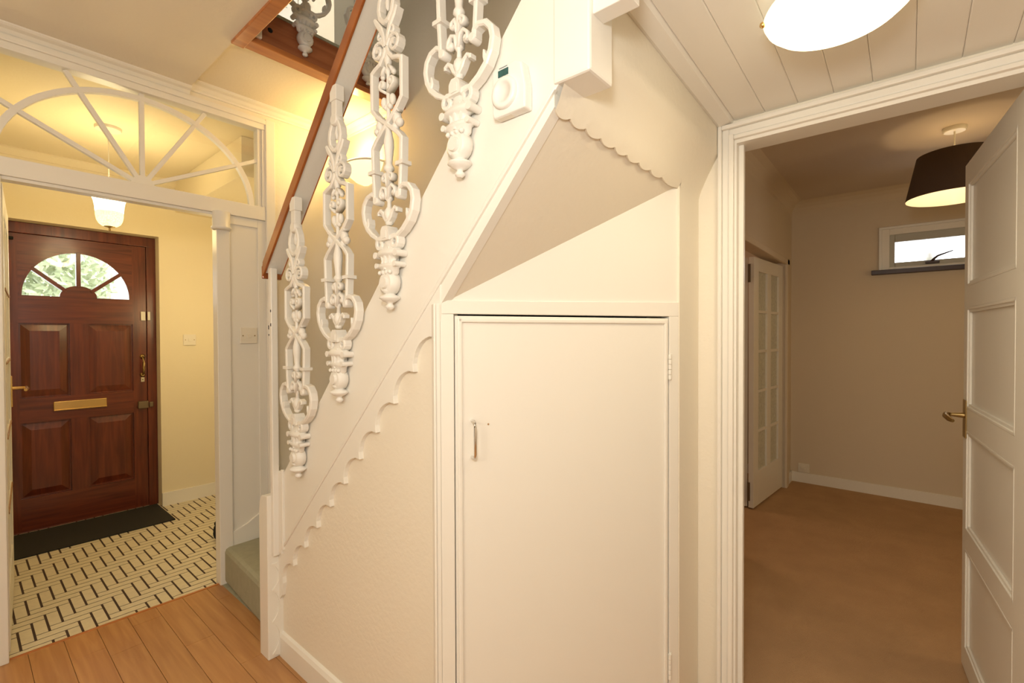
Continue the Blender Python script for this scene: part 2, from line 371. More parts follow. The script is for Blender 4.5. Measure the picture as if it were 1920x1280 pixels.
# stairwell opening edge: pine linings and landing board
struct('trim_8', B(0.762, 0.812, 0.62, 2.172, 2.522, 2.60), M['pine'], 'orange pine edge lining along the left side of the stairwell opening', 'trim', 0.003)
struct('trim_9', B(0.812, 1.60, 2.10, 2.172, 2.528, 2.552), M['pine'], 'orange pine lip under the landing board', 'trim', 0.003)
lb = struct('trim_10', B(0.80, 1.60, 2.132, 2.156, 2.552, 2.70), M['pine_dk'], 'dark knotty pine board across the landing edge', 'board')
MB().lathe([(0.0001, 0), (0.011, 0.001), (0.011, 0.003)], (0.905, 2.131, 2.63), 12, 'y').build('plug', M['hole'], lb, label='black round plug in the pine board')
struct('trim_11', B(0.80, 1.60, 2.126, 2.16, 2.70, 2.712), M['green'], 'carpet edge turned over the landing board', 'carpet edge')
# upstairs
struct('wall_landing', B(-1.4, 3.0, 3.6, 3.7, 2.7, 5.0).box(2.6, 2.7, 2.15, 3.7, 2.7, 5.0), M['stairwall'], 'pale wall at the back of the upstairs landing', 'wall')
struct('ceiling', B(-1.4, 3.0, -1.9, 5.2, 5.0, 5.06), M['hallceil'], 'ceiling above the upstairs landing', 'ceiling')
struct('wall_upstairs_left', B(-1.4, -1.3, -1.9, 5.2, 2.6, 5.0).box(-1.4, 3.0, -1.9, -1.8, 2.6, 5.0).box(1.7, 1.74, -1.9, 0.6, 2.2, 5.0), M['stairwall'], 'upstairs wall', 'wall')
struct('floor', B(-1.3, 0.762, -1.8, 2.155, 2.585, 2.69).box(0.85, 1.74, -1.8, 0.585, 2.2, 2.26), M['green'], 'upstairs carpeted floor', 'floor')
d5 = thing('door_5', (1.36, 3.58, 2.7), 'white upstairs door glimpsed above the pine landing board', 'door', kind='structure')
B(1.0, 1.72, 3.565, 3.598, 2.71, 4.68).build('panel', M['gloss'], d5)
for x in (0.92, 1.72): B(x, x+0.08, 3.55, 3.60, 2.70, 4.76).build('architrave', M['gloss'], d5, 0.004)
B(0.92, 1.80, 3.55, 3.60, 4.69, 4.77).build('architrave', M['gloss'], d5, 0.004)
for x in (1.08, 1.40):
    B(x, x+0.24, 3.558, 3.566, 2.95, 3.55).build('door_panel', M['gloss'], d5, 0.004)
    B(x, x+0.24, 3.558, 3.566, 3.75, 4.55).build('door_panel', M['gloss'], d5, 0.004)

# ================================================================== STAIRCASE
st = thing('staircase', (1.2, 2.0, 0), 'cream painted closed string staircase with grey green stair carpet', 'staircase')
def ztop(y): return 0.772 + 1.070*(1.883-y)
def zbot(y): return 1.819 - 1.040*(y-0.592)
MB().prism([(1.955, zbot(1.955)), (0.50, zbot(0.50)), (0.50, ztop(0.50)), (1.883, 0.772), (1.955, 0.70)], 'x', 0.84, 0.875).build('string_board', M['gloss'], st, 0.002)
# bead between string and scalloped board
MB().prism([(0.588, zbot(0.588)+0.003), (0.957, zbot(0.957)+0.003), (0.957, 1.386), (0.588, 1.793)], 'x', 0.843, 0.874).build('string_foot', M['gloss'], st)
MB().ribbon([(0.586, zbot(0.586)+0.004), (1.93, zbot(1.93)+0.004)], 0.010, 0.012, x0=0.840).build('bead', M['gloss'], st)
# scalloped board
pts = [(0.9565, zbot(0.9565)+0.002)]
cusp = [(0.979+0.0935*i, 1.295-0.0987*i) for i in range(11)]
pts += [(0.9565, 1.385), (0.9570, 1.345), (0.964, 1.318)]
for a, b in zip(cusp, cusp[1:]):
    for t in range(9):
        u = t/9; px = a[0]+(b[0]-a[0])*u; pz = a[1]+(b[1]-a[1])*u; d = 0.037*math.sin(PI*u)**0.62
        pts.append((px+d*0.72, pz+d*0.69))
pts += [(1.914, 0.308), (1.925, 0.255), (1.945, 0.235), (1.955, 0.30), (1.955, zbot(1.955)+0.002)]
MB().prism(pts, 'x', 0.839, 0.862).build('scalloped_board', M['gloss'], st, 0.0015)
# newel post at the foot
nw = MB().prism([(1.952, 0.0), (2.030, 0.0), (2.030, 0.58), (2.022, 0.63), (2.005, 0.655), (1.952, 0.662)], 'x', 0.797, 0.856).build('newel_post', M['gloss'], st, 0.003)
sc = [(0.838, 0.0), (0.812, 0.0), (0.812, 0.02)]
for a, b in ((0.02, 0.150), (0.150, 0.279), (0.279, 0.385)):
    for t in range(9):
        u = t/9; sc.append((0.812+0.028*math.sin(PI*u)**0.7, a+(b-a)*u))
sc += [(0.812, 0.385), (0.856, 0.385), (0.856, 0.0)]
MB().prism([(p[0], p[1]) for p in sc[2:]], 'y', 1.946, 1.953).build('scallop_edging', M['gloss'], nw)
B(0.830, 0.842, 1.892, 1.906, 0.45, 0.77).build('batten', M['gloss'], st, 0.003)
# hanging newel at the turn
hn = MB().box(0.833, 0.930, 0.494, 0.586, 1.836, 3.2).build('upper_newel_post', M['gloss'], st, 0.006)
B(0.845, 0.888, 0.413, 0.495, 1.952, 2.16).build('rail_stub', M['gloss'], st, 0.002)
# steps
rise = 0.2
B(0.89, 1.60, 2.03, 2.757, 0, 0.001).build('base', M['green'], st)
def carpet_step(poly, z0, z1):
    MB().prism(poly, 'z', z0, z1-0.0).build('step', M['green'], st, 0.022)
carpet_step([(0.862, 2.015), (0.905, 2.756), (1.599, 2.756), (1.599, 2.035)], 0.0, 0.19)
carpet_step([(0.90, 2.035), (1.32, 2.756), (1.599, 2.756), (1.599, 2.04)], 0.19, 0.38)
z = 0.36; y = 2.03
while z < 1.8:
    y0 = y-0.185
    MB().prism([(y+0.02, z+0.02), (y+0.02, z+0.195), (y0, z+0.195), (y0, z+0.175)], 'x', 0.88, 1.598).build('step', M['green'], st, 0.012)
    z += 0.195; y -= 0.185
    if y < 0.85: break
B(0.88, 1.598, 0.588, y+0.02, 1.85, 1.90).build('landing', M['green'], st)
# wall string rising along the partition behind the first steps
MB().prism([(0.93, 0.155), (0.93, 0.252), (1.02, 0.285), (1.09, 0.325), (1.16, 0.375), (1.24, 0.46), (1.33, 0.58), (1.59, 0.80), (1.59, 0.3), (1.2, 0.15)], 'y', 2.742, 2.7565).build('wall_string', M['gloss'], st, 0.002)

# ---------------- cast iron balusters
def spiral(cx, cz, r0, r1, a0, turns, n=14, sg=1):
    return [(cx + (r0+(r1-r0)*t/n)*math.cos(a0+sg*2*PI*turns*t/n), cz + (r0+(r1-r0)*t/n)*math.sin(a0+sg*2*PI*turns*t/n)) for t in range(n+1)]
def mirror(mb):
    n = len(mb.v); mb.v += [(x, -y, z) for x, y, z in mb.v[:]]; mb.f += [tuple(i+n for i in reversed(f)) for f in mb.f[:]]; mb.sm += mb.sm[:]; return mb
def make_baluster():
    t = thing('baluster', (0, 0, 0), '', 'baluster')
    I = M['iron']
    m = MB().box(-.012, .012, -.0155, .0155, .935, 1.0).box(-.015, .015, -.020, .020, .985, 1.034)
    m.lathe([(.017, -.015), (.020, -.011), (.020, .011), (.017, .015)], (0, 0, .925), 16, 'x')
    m.build('mounting_bar', I, t, .002)
    m = MB().ribbon([(0.006, .925), (.018, .912), (.030, .892), (.034, .868), (.028, .845), (.012, .829), (0, .826)], .015, .024, True)
    m.lathe([(.0001, .86), (.006, .866), (.008, .885), (.004, .905), (.0001, .915)], (0, 0, 0), 8)
    m.build('loop', I, t)
    m = MB().ribbon([(.052, .850), (.040, .832), (.022, .810), (.010, .785), (.006, .755)], [.012, .018, .018, .013, .010], .026, True)
    m.build('fork', I, t)
    m = mirror(MB().ribbon([(.006, .755), (.020, .775)] + spiral(.038, .752, .026, .008, 2.2, 1.25, 16, -1), .010, .026)
               .ribbon(spiral(.028, .792, .016, .005, 3.6, 1.0, 10, -1), .008, .022)
               .lathe([(.006, -.014), (.006, .014)], (0, .038, .752), 8, 'x'))
    m.build('scroll_pair', I, t)
    m = MB().ribbon([(.004, .752), (.012, .733), (.030, .714), (.052, .708), (.071, .700), (.071, .592), (.048, .568), (.022, .548), (-.004, .532), (-.030, .513), (-.052, .496), (-.069, .478), (-.066, .40), (-.060, .318)], .0130, .024, True)
    m.box(-.016, .016, .050, .083, .402, .413).box(-.016, .016, -.083, -.050, .402, .413)
    m = m.lathe([(.009, -.0135), (.012, -.011), (.012, .0135)], (0, .054, .322), 12, 'x').lathe([(.009, -.0135), (.012, -.011), (.012, .0135)], (0, -.054, .322), 12, 'x')
    m.build('side_frame', I, t)
    m = MB().lathe([(.003, .755), (.009, .74), (.012, .715), (.006, .695), (.010, .688), (.010, .683), (.0055, .678), (.0065, .60), (.006, .555), (.010, .54), (.009, .515), (.0145, .488), (.015, .470), (.012, .445), (.0095, .420), (.015, .411), (.015, .404), (.008, .398),
                    (.009, .370), (.007, .330), (.011, .322), (.011, .318), (.006, .312), (.009, .262), (.006, .256)], (0, 0, 0), 14)
    stem = m
    a = MB().ribbon([(.005, .625)] + spiral(.022, .652, .014, .004, -1.2, 1.1, 12, 1), .008, .022).ball((0, .022, .652), .0075, 8)
    a.ball((0, .020, .602), .013, 8, (.8, .8, 1.3)).ball((0, .009, .585), .009, 8)
    a.ball((0, .040, .540), .017, 10, (.8, .9, 1.0)).ball((0, .052, .527), .013, 8).ball((0, .034, .520), .012, 8).ribbon(spiral(.040, .556, .012, .004, 0.2, .9, 9, 1), .007, .02)
    a.ribbon([(.008, .700), (.020, .690), (.024, .680)], .009, .020).ball((0, .026, .678), .008, 8)
    a.ribbon([(.002, .355), (.010, .392)] + spiral(.015, .380, .011, .004, 1.6, .8, 8, -1), .008, .02)
    a.ribbon([(.004, .318), (.008, .350), (.022, .356), (.034, .345), (.036, .332), (.028, .326)], .0085, .022).ball((0, .027, .334), .011, 8)
    mirror(a); stem.add(a.v, a.f, True); stem.build('scrollwork_stem', I, t)
    a = MB().ribbon([(.056, .320), (.060, .338), (.076, .346), (.098, .340), (.114, .322), (.119, .298), (.113, .270), (.098, .245), (.074, .224), (.046, .209), (.014, .203)], [.010, .012, .014, .0155, .016, .016, .016, .016, .015, .013, .011], .026)
    a.ribbon([(.100, .243), (.094, .262), (.093, .277)], [.012, .012, .004], .024)
    mirror(a).build('heart_band', I, t)
    a = MB().ribbon([(.004, .256), (.015, .268), (.023, .282), (.034, .290), (.044, .285), (.044, .277)], [.012, .013, .012, .010, .009, .008], .020)
    m = mirror(a).lathe([(.006, .252), (.012, .262), (.016, .275), (.013, .288), (.004, .300)], (0, 0, 0), 12).lathe([(.008, .244), (.012, .249), (.012, .253), (.007, .257)], (0, 0, 0), 12)
    m.build('tulip', I, t)
    m = MB().prism([(-.010, .240), (-.019, .228), (-.019, .200), (.019, .200), (.019, .228), (.010, .240)], 'x', -.019, .019)
    m.box(-.021, -.018, -.010, .010, .205, .226)
    a = MB().ribbon([(.010, .205)] + spiral(.034, .192, .020, .007, 2.0, 1.0, 14, -1), .012, .026)
    mirror(a); m.add(a.v, a.f)
    
    co = MB().lathe([(.020, .202), (.024, .192), (.030, .180), (.046, .173), (.056, .166), (.056, .158), (.040, .153), (.031, .146), (.028, .138), (.034, .135), (.049, .133), (.050, .123), (.040, .119), (.038, .104), (.030, .098), (.020, .094)], (0, 0, 0), 16)
    m.add([(x*.42, y, z) for x, y, z in co.v], co.f, True)
    m.ribbon([(.014, .178), (.020, .160), (.016, .140), (.020, .122)], .006, .034).ribbon([(-.014, .178), (-.020, .160), (-.016, .140), (-.020, .122)], .006, .034)
    m.lathe([(.010, -.018), (.010, .020)], (0, .048, .160), 10, 'x').lathe([(.010, -.018), (.010, .020)], (0, -.048, .160), 10, 'x')
    m.lathe([(.008, -.018), (.008, .020)], (0, .043, .129), 10, 'x').lathe([(.008, -.018), (.008, .020)], (0, -.043, .129), 10, 'x')
    for k in range(4): m.ball((-.017, -.024+.016*k, .107), .0065, 8)
    m.ribbon([(0, .165), (0, .115)], .010, .040)
    m.lathe([(.027, -.018), (.034, -.013), (.034, .013), (.027, .018)], (0, 0, .078), 18, 'x').lathe([(.016, -.026), (.018, -.020), (.018, -.01)], (0, 0, .078), 14, 'x')
    m.lathe([(.010, .062), (.022, .056), (.022, .052), (.013, .048), (.016, .044), (.030, .038), (.031, .033), (.018, .024), (.008, .020), (.008, .016), (.0125, .011), (.012, .006), (.006, .001)], (0, 0, 0), 18)
    m.build('finial', I, t)
    return t
def copy_tree(o, parent=None):
    c = o.copy(); C.objects.link(c)
    if parent: c.parent = parent
    for ch in [x for x in bpy.data.objects if x.parent == o and x is not c]: copy_tree(ch, c)
    return c
b0 = make_baluster()
kids = [x for x in bpy.data.objects if x.parent == b0]
def baluster(x, y, z, rz, label, group):
    r = b0.copy(); C.objects.link(r)
    for ch in kids:
        c = ch.copy(); C.objects.link(c); c.parent = r
    r.location = (x, y, z); r.rotation_euler = (0, 0, rz); r['label'] = label; r['group'] = group
    return r
G = 'ornate cast iron balusters of the stair flight'
spots = [(1.729, 0.774, 'white ornate cast iron baluster nearest the foot of the stairs, beside the plain iron post'),
         (1.436, 1.080, 'second white cast iron baluster up from the stair foot, wholly visible from handrail to tip'),
         (1.153, 1.375, 'third white cast iron baluster up the stairs, standing before the uplighter'),
         (0.858, 1.692, 'fourth white cast iron baluster, uppermost on the flight, next to the thermostat')]
for i, (y, z, lab) in enumerate(spots):
    if i == 0:
        b0.location = (0.819, y, z); b0['label'] = lab; b0['group'] = G
    else: baluster(0.819, y, z, 0, lab, G)
for x, lab in ((1.05, 'cast iron baluster hanging before the landing board, left of the handrail'), (1.378, 'cast iron baluster hanging before the landing board, right of the handrail'), ):
    baluster(x, 2.112, 2.573, PI/2, lab, 'balusters of the upstairs landing')
lr = thing('landing_newel', (0.835, 2.11, 2.553), 'small white newel block at the corner of the stairwell opening', 'newel post')
B(0.815, 0.855, 2.09, 2.130, 2.553, 3.65).build('post', M['gloss'], lr, 0.003)
B(0.80, 0.87, 2.075, 2.145, 3.65, 3.68).build('cap', M['gloss'], lr, 0.003)
lh = thing('landing_handrail', (1.2, 2.11, 3.60), 'wooden handrail of the upstairs landing', 'handrail')
B(0.86, 1.60, 2.08, 2.14, 3.605, 3.645).build('rail', M['rail'], lh, 0.006)

# handrail of the flight
hr = thing('handrail', (0.84, 1.99, 1.50), 'varnished reddish wood handrail with white painted underside along the stairs', 'handrail')
def zu(y): return 1.806 + 1.05*(1.729-y)
y_lo, y_hi = 1.985, 0.42
def slab(x0, x1, dz0, dz1, ya, yb): 
    return MB().prism([(ya, zu(ya)+dz0), (yb, zu(yb)+dz0), (yb, zu(yb)+dz1), (ya, zu(ya)+dz1)], 'x', x0, x1)
slab(0.802, 0.811, 0.0, 0.050, y_lo, y_hi).build('side_lip', M['rail'], hr, 0.002)
slab(0.8735, 0.877, 0.0, 0.050, y_lo, y_hi).build('side_lip', M['rail'], hr, 0.002)
slab(0.802, 0.877, 0.035, 0.066, y_lo+0.004, y_hi).build('cap', M['rail'], hr, 0.008)
slab(0.811, 0.8735, 0.006, 0.035, y_lo-0.01, y_hi).build('underside', M['iron'], hr)
B(0.802, 0.877, y_lo-0.004, y_lo+0.008, zu(y_lo)-0.006, zu(y_lo)+0.045).build('end_cap', M['rail'], hr, 0.003)
# plain iron post at the foot
ip = thing('iron_post', (0.826, 1.945, 0.42), 'plain white square iron post at the stair foot with chipped paint', 'post')
B(0.812, 0.838, 1.931, 1.957, 0.42, 1.57).build('bar', M['iron'], ip, 0.003)
for zz in (0.475, 0.715):
    MB().lathe([(0.008, -0.012), (0.008, 0.0), (0.006, 0.004)], (0.838, 1.922, zz), 6, 'y').build('bolt', M['iron'], ip)
B(0.832, 0.840, 1.907, 1.935, 0.43, 0.76).build('mounting_plate', M['iron'], ip, 0.002)
for (yy, zz, hh) in ((1.9535, 1.335, 0.016), (1.9525, 1.305, 0.007), (1.935, 1.40, 0.010), (1.935, 1.345, 0.012)):
    B(0.8112, 0.8122, yy-0.0028, yy+0.0028, zz-hh/2, zz+hh/2).build('paint_chip', M['hole'], ip)

# ================================================================== CUPBOARD UNDER THE STAIRS
P0 = Vector((0.84, 0.958, 0)); dc = Vector((0.718, -0.375, 0)).normalized(); nc = Vector((dc.y, -dc.x, 0))  # towards the camera: check sign
if nc.dot(-P0) < 0: nc = -nc
CM = Matrix(((dc.x, -nc.x, 0, P0.x), (dc.y, -nc.y, 0, P0.y), (0, 0, 1, 0), (0, 0, 0, 1)))   # local: x along the wall, -y towards the room
cu = thing('understairs_cupboard', (1.2, 0.77, 0), 'cream painted cupboard built in under the stairs, set at an angle, plain door', 'cupboard')
def cb(mb): return mb.xf(CM)
cb(B(0.0, 0.037, 0, 0.04, 0, 1.358).box(0.767, 0.806, 0, 0.04, 0, 1.36).prism([(0.0, 1.3582), (0.806, 1.3602), (0.806, 1.408), (0.0, 1.394)], 'y', 0, 0.04).box(0.037, 0.767, 0, 0.04, 0, 0.07)).build('frame', M['gloss'], cu, 0.002)
cb(MB().prism([(0.004, 1.385), (0.812, 1.399), (0.812, 1.815)], 'y', 0.006, 0.04)).build('top_panel', M['gloss'], cu)
cb(B(-0.013, 0.0, -0.002, 0.03, 0, 1.385).box(-0.02, -0.013, -0.006, 0.02, 0, 1.385)).build('corner_bead', M['gloss'], cu, 0.003)
cb(B(0.0, 0.77, 0.12, 0.13, 0, 1.40)).build('dark_backing', M['hole'], cu)  # near-black sheet behind the cupboard door
cd = cb(B(0.0405, 0.7645, 0.002, 0.035, 0.075, 1.3535)).build('door', M['gloss'], cu, 0.0015)
mo = MB()
W = 0.014
for a in (B(0.047, 0.758, -0.005, 0.004, 1.335, 1.349), B(0.046, 0.060, -0.005, 0.004, 0.08, 1.349), B(0.745, 0.759, -0.005, 0.004, 0.08, 1.349), B(0.046, 0.758, -0.005, 0.004, 0.08, 0.094)):
    mo.add(a.v, a.f)
cb(mo).build('edge_moulding', M['gloss'], cd, 0.004)
hd = MB().tube([(0.087, 0.002, 1.066), (0.087, -0.014, 1.066), (0.087, -0.024, 1.062), (0.087, -0.029, 1.052), (0.087, -0.029, 0.979), (0.087, -0.024, 0.969), (0.087, -0.014, 0.965), (0.087, 0.002, 0.965)], 0.0042, 10)
cb(hd).build('handle', M['chrome'], cd, label='slim chrome bar handle')
for zc in (1.195, 0.20):
    m = MB()
    for k in range(5):
        m.lathe([(0.006, zc-0.042+k*0.0168), (0.006, zc-0.042+k*0.0168+0.0155)], (0.7665, -0.003, 0), 10)
    m.box(0.7665, 0.776, -0.002, 0.003, zc-0.042, zc+0.042)
    cb(m).build('hinge', M['gloss'], cd)
cb(MB().ball((0.135, 0.0015, 1.052), 0.0028, 6)).build('screw_hole', M['bead'], cd)

# skirtings
def skirt(name, mb, label): return struct(name, mb, M['gloss'], label, 'skirting board')
skirt('baseboard_understairs', MB().prism([(0.840, 0), (0.840, 0.078), (0.846, 0.092), (0.856, 0.098), (0.856, 0)], 'y', 0.966, 1.95), 'cream skirting board below the under stair wall')
skirt('baseboard_left', B(-1.3, -1.284, -1.8, 2.757, 0, 0.1), 'cream skirting board of the hall')

# ================================================================== HALL / PORCH SCREEN
sc_ = thing('trim_12', (0.6, 2.757, 0), 'cream painted doorway frame with post and fixed panel between hall and porch', 'door frame', kind='structure')
B(0.882, 0.945, 2.735, 2.80, 0, 1.9395).build('post', M['gloss'], sc_, 0.003)
B(0.055, 0.128, 2.735, 2.80, 0, 1.9395).build('post', M['gloss'], sc_, 0.003)
B(0.055, 1.128, 2.735, 2.80, 1.940, 2.014).build('transom_rail', M['gloss'], sc_, 0.003)
B(0.128, 0.882, 2.745, 2.80, 1.926, 1.940).build('door_stop', M['gloss'], sc_, 0.002)
B(0.945, 1.128, 2.752, 2.80, 0, 1.94).build('fixed_panel', M['gloss'], sc_)
B(1.088, 1.128, 2.745, 2.753, 0, 1.9395).build('panel_edge', M['gloss'], sc_, 0.002)
B(0.945, 1.088, 2.745, 2.753, 1.895, 1.9395).build('panel_edge', M['gloss'], sc_, 0.002)
B(1.128, 1.178, 2.728, 2.80, 0, 2.50).build('architrave', M['gloss'], sc_, 0.004)
B(1.112, 1.130, 2.738, 2.80, 2.014, 2.44).build('architrave', M['gloss'], sc_, 0.003)
MB().lathe([(0.040, 1.852), (0.046, 1.858), (0.046, 1.866), (0.040, 1.872), (0.040, 1.945)], (0.905, 2.735, 0), 24).build('corbel', M['gloss'], sc_, label='white rounded block at the top of the post')
w1 = thing('window_1', (0.584, 2.757, 2.014), 'arched fanlight window with radiating white glazing bars above the porch doorway', 'window', kind='structure')
B(0.03, 1.128, 2.735, 2.80, 2.44, 2.50).build('window_frame', M['gloss'], w1, 0.003)
B(0.03, 1.127, 2.722, 2.736, 2.468, 2.492).build('window_frame', M['gloss'], w1, 0.004)
B(1.092, 1.112, 2.748, 2.80, 2.014, 2.44).build('window_frame', M['gloss'], w1, 0.002)
B(0.03, 0.076, 2.735, 2.80, 2.014, 2.44).build('window_frame', M['gloss'], w1, 0.002)
cx, cz0 = 0.584, 2.012
def flatbar(p, q, wd, y0=2.758, y1=2.782):
    p = Vector(p); q = Vector(q); d = (q-p).normalized(); n = Vector((-d.y, d.x))*wd/2
    return MB().prism([tuple(p+n), tuple(q+n), tuple(q-n), tuple(p-n)], 'y', y0, y1)
for q in ((0.584, 2.44), (0.845, 2.44), (0.322, 2.44), (1.10, 2.272), (0.07, 2.272)):
    flatbar((cx, cz0), q, 0.019).build('glazing_bar', M['gloss'], w1, 0.002)
n = 40; out = []; inn = []
for k in range(n+1):
    a = PI*k/n
    out.append((cx+0.492*math.cos(a), cz0+0.415*math.sin(a))); inn.append((cx+0.468*math.cos(a), cz0+0.393*math.sin(a)))
am = MB()
for k in range(n):
    am.prism([out[k], out[k+1], inn[k+1], inn[k]], 'y', 2.757, 2.783)
am.build('arched_bar', M['gloss'], w1)
MB().lathe([(0.045, -0.013), (0.045, 0.013)], (cx, 2.770, cz0), 24, 'y').build('hub', M['gloss'], w1)
B(0.07, 1.10, 2.769, 2.773, 2.012, 2.445).build('pane', M['clear'], w1)

# open glazed door at the left edge
FH = Vector((0.135, 2.805, 0)); FE = Vector((0.192, 3.60, 0)); fd = (FE-FH).normalized(); fn = Vector((-fd.y, fd.x, 0))
FM = Matrix(((fd.x, fn.x, 0, FH.x), (fd.y, fn.y, 0, FH.y), (0, 0, 1, 0), (0, 0, 0, 1)))
d2 = thing('door_2', FH, 'cream glazed door standing open into the porch at the left edge', 'door', kind='structure')
def fb(mb): return mb.xf(FM)
fb(B(0, 0.10, 0, 0.04, 0.012, 1.925).box(0.70, 0.797, 0, 0.04, 0.012, 1.925).box(0.1, 0.7, 0.0003, 0.0397, 0.012, 0.24).box(0.1, 0.7, 0.0003, 0.0397, 1.82, 1.925)).build('leaf_frame', M['gloss'], d2, 0.002)
for k in range(1, 5):
    fb(B(0.1, 0.7, 0.002, 0.038, 0.24+k*0.316-0.012, 0.24+k*0.316+0.012)).build('glazing_bar', M['gloss'], d2, 0.003)
    fb(B(0.1, 0.7, -0.003, 0.002, 0.24+k*0.316-0.004, 0.24+k*0.316+0.004)).build('bead', M['bead'], d2)
for s0 in (0.3, 0.5): fb(B(s0-0.01, s0+0.01, 0.003, 0.037, 0.24, 1.82)).build('glazing_bar', M['gloss'], d2, 0.003)
for r in range(5):
    for c in range(3): fb(B(0.1+c*0.2, 0.3+c*0.2, 0.018, 0.022, 0.24+r*0.316, 0.556+r*0.316)).build('pane', M['textured'], d2)
h = fb(B(0.722, 0.768, -0.006, 0.0, 0.94, 1.10)).build('handle', M['brass'], d2, 0.002, 'brass lever handle on a back plate')
fb(MB().tube([(0.745, -0.004, 1.035), (0.745, -0.045, 1.035), (0.742, -0.055, 1.035), (0.70, -0.058, 1.033), (0.655, -0.054, 1.030)], [0.009, 0.007, 0.009, 0.009, 0.007], 10)).build('lever', M['brass'], h)

# ================================================================== PORCH
struct('wall_front', B(1.0165, 1.66, 4.37, 4.58, 0, 2.55).box(-0.1, 0.150, 4.37, 4.58, 0, 2.55).box(0.150, 1.0165, 4.37, 4.58, 2.058, 2.55), M['porchwall'], 'lamplight-tinted cream porch wall around the front door', 'wall')
struct('wall_porch_side', B(-0.1, 0.02, 2.83, 4.37, 0, 2.55).box(1.60, 1.70, 2.83, 4.60, 0, 2.55), M['porchwall'], 'lamplight-tinted cream side wall of the porch', 'wall')
struct('ceiling', B(-0.1, 1.70, 2.80, 4.60, 2.50, 2.56), M['porchwall'], 'lamplight-tinted cream porch ceiling', 'ceiling')
struct('trim_13', MB().prism([(4.37, 2.50), (4.37, 2.455), (4.355, 2.455), (4.325, 2.49), (4.325, 2.50)], 'x', 0.02, 1.60), M['porchwall'], 'small coving along the front wall of the porch', 'coving')
struct('trim_14', B(1.125, 1.60, 3.06, 4.37, 2.265, 2.50), M['porchwall'], 'boxed bulkhead in the upper right corner of the porch', 'bulkhead', 0.003)
skirt('baseboard_front', B(1.0165, 1.60, 4.356, 4.37, 0, 0.10), 'cream skirting board of the porch beside the front door')
skirt('baseboard_porch', B(0.02, 0.034, 2.83, 4.37, 0, 0.10), 'cream skirting board on the left porch wall')
# front door
fdn = thing('door_1', (0.58, 4.475, 0), 'dark mahogany front door with fan shaped window and brass letterbox', 'door', kind='structure')
Yd = 4.475
f1 = MB().box(0.958, 1.016, Yd-0.010, 4.57, 0, 1.985).box(0.150, 0.192, Yd-0.010, 4.57, 0, 1.985).box(0.150, 1.016, Yd-0.010, 4.57, 1.985, 2.056).box(0.93, 0.959, 4.522, 4.57, 0, 1.99).box(0.19, 0.22, 4.522, 4.57, 0, 1.99).box(0.19, 0.959, 4.522, 4.57, 1.96, 1.986).box(0.15, 1.016, 4.50, 4.60, -0.01, 0.03).box(0.19, 0.96, Yd+0.002, 4.5, -0.01, 0.0075)
f1.build('door_frame', M['mahog'], fdn, 0.003)
# leaf: stiles and rails around the fan opening and four panels
XL, XR = 0.194, 0.955
LF = MB()
y0, y1 = Yd, Yd+0.045
LF.box(XL, 0.276, y0, y1, 0.008, 1.982).box(0.873, XR, y0, y1, 0.008, 1.982)      # stiles
LF.box(0.524, 0.615, y0, y1, 0.225, 0.728).box(0.524, 0.615, y0, y1, 0.892, 1.393)                                          # muntin
LF.build('stiles', M['mahog'], fdn)
RL = MB()
RL.box(0.276, 0.873, y0, y1, 0.008, 0.225).box(0.276, 0.873, y0, y1, 0.728, 0.892).box(0.276, 0.873, y0, y1, 1.393, 1.545)
fc, fz, fr, fh = 0.574, 1.578, 0.288, 0.314
arc = [(fc+fr*math.cos(PI*k/28), fz+fh*math.sin(PI*k/28)) for k in range(29)]
# head piece above the arch, as quads up to the top edge
for k in range(28):
    a, b = arc[k], arc[k+1]
    RL.prism([a, b, (b[0], 1.982), (a[0], 1.982)], 'y', y0, y1)
RL.box(0.276, fc-fr, y0, y1, fz, 1.982).box(fc+fr, 0.873, y0, y1, fz, 1.982).box(0.276, 0.873, y0, y1, 1.545, fz)
# half-round hub
hub = [(fc+0.098*math.cos(PI*k/14), fz+0.080*math.sin(PI*k/14)) for k in range(15)]
RL.prism(hub, 'y', y0, y1)
RL.build('rails', M['mahog_h'], fdn)
for ang in (36, 90, 144):
    a = math.radians(ang); p = (fc+0.08*math.cos(a), fz+0.066*math.sin(a)); q = (fc+fr*math.cos(a)*1.01, fz+fh*math.sin(a)*1.01)
    flatbar(p, q, 0.024, y0-0.004, y1).build('glazing_bar', M['mahog'], fdn, 0.003)
def arcribbon(r1, h1, r2, h2, ya, yb):
    m = MB()
    for k in range(28):
        A = [(fc+r*math.cos(PI*j/28), fz+hh*math.sin(PI*j/28)) for r, hh in ((r1, h1), (r2, h2)) for j in (k, k+1)]
        m.prism([A[0], A[1], A[3], A[2]], 'y', ya, yb)
    return m
arcribbon(fr+0.004, fh+0.004, fr-0.008, fh-0.008, y0-0.003, y0+0.004).build('glass_bead', M['mahog'], fdn)
seg = [(math.radians(a0), math.radians(a1)) for a0, a1 in ((1, 34), (38, 88), (92, 142), (146, 179))]
for a0, a1 in seg:
    P = [(fc+0.09*math.cos(a0+(a1-a0)*t/6), fz+0.075*math.sin(a0+(a1-a0)*t/6)) for t in range(7)] + [(fc+(fr+.002)*math.cos(a1+(a0-a1)*t/10), fz+(fh+.002)*math.sin(a1+(a0-a1)*t/10)) for t in range(11)]
    MB().prism(P, 'y', y0+0.020, y0+0.024).build('pane', M['clear'], fdn)
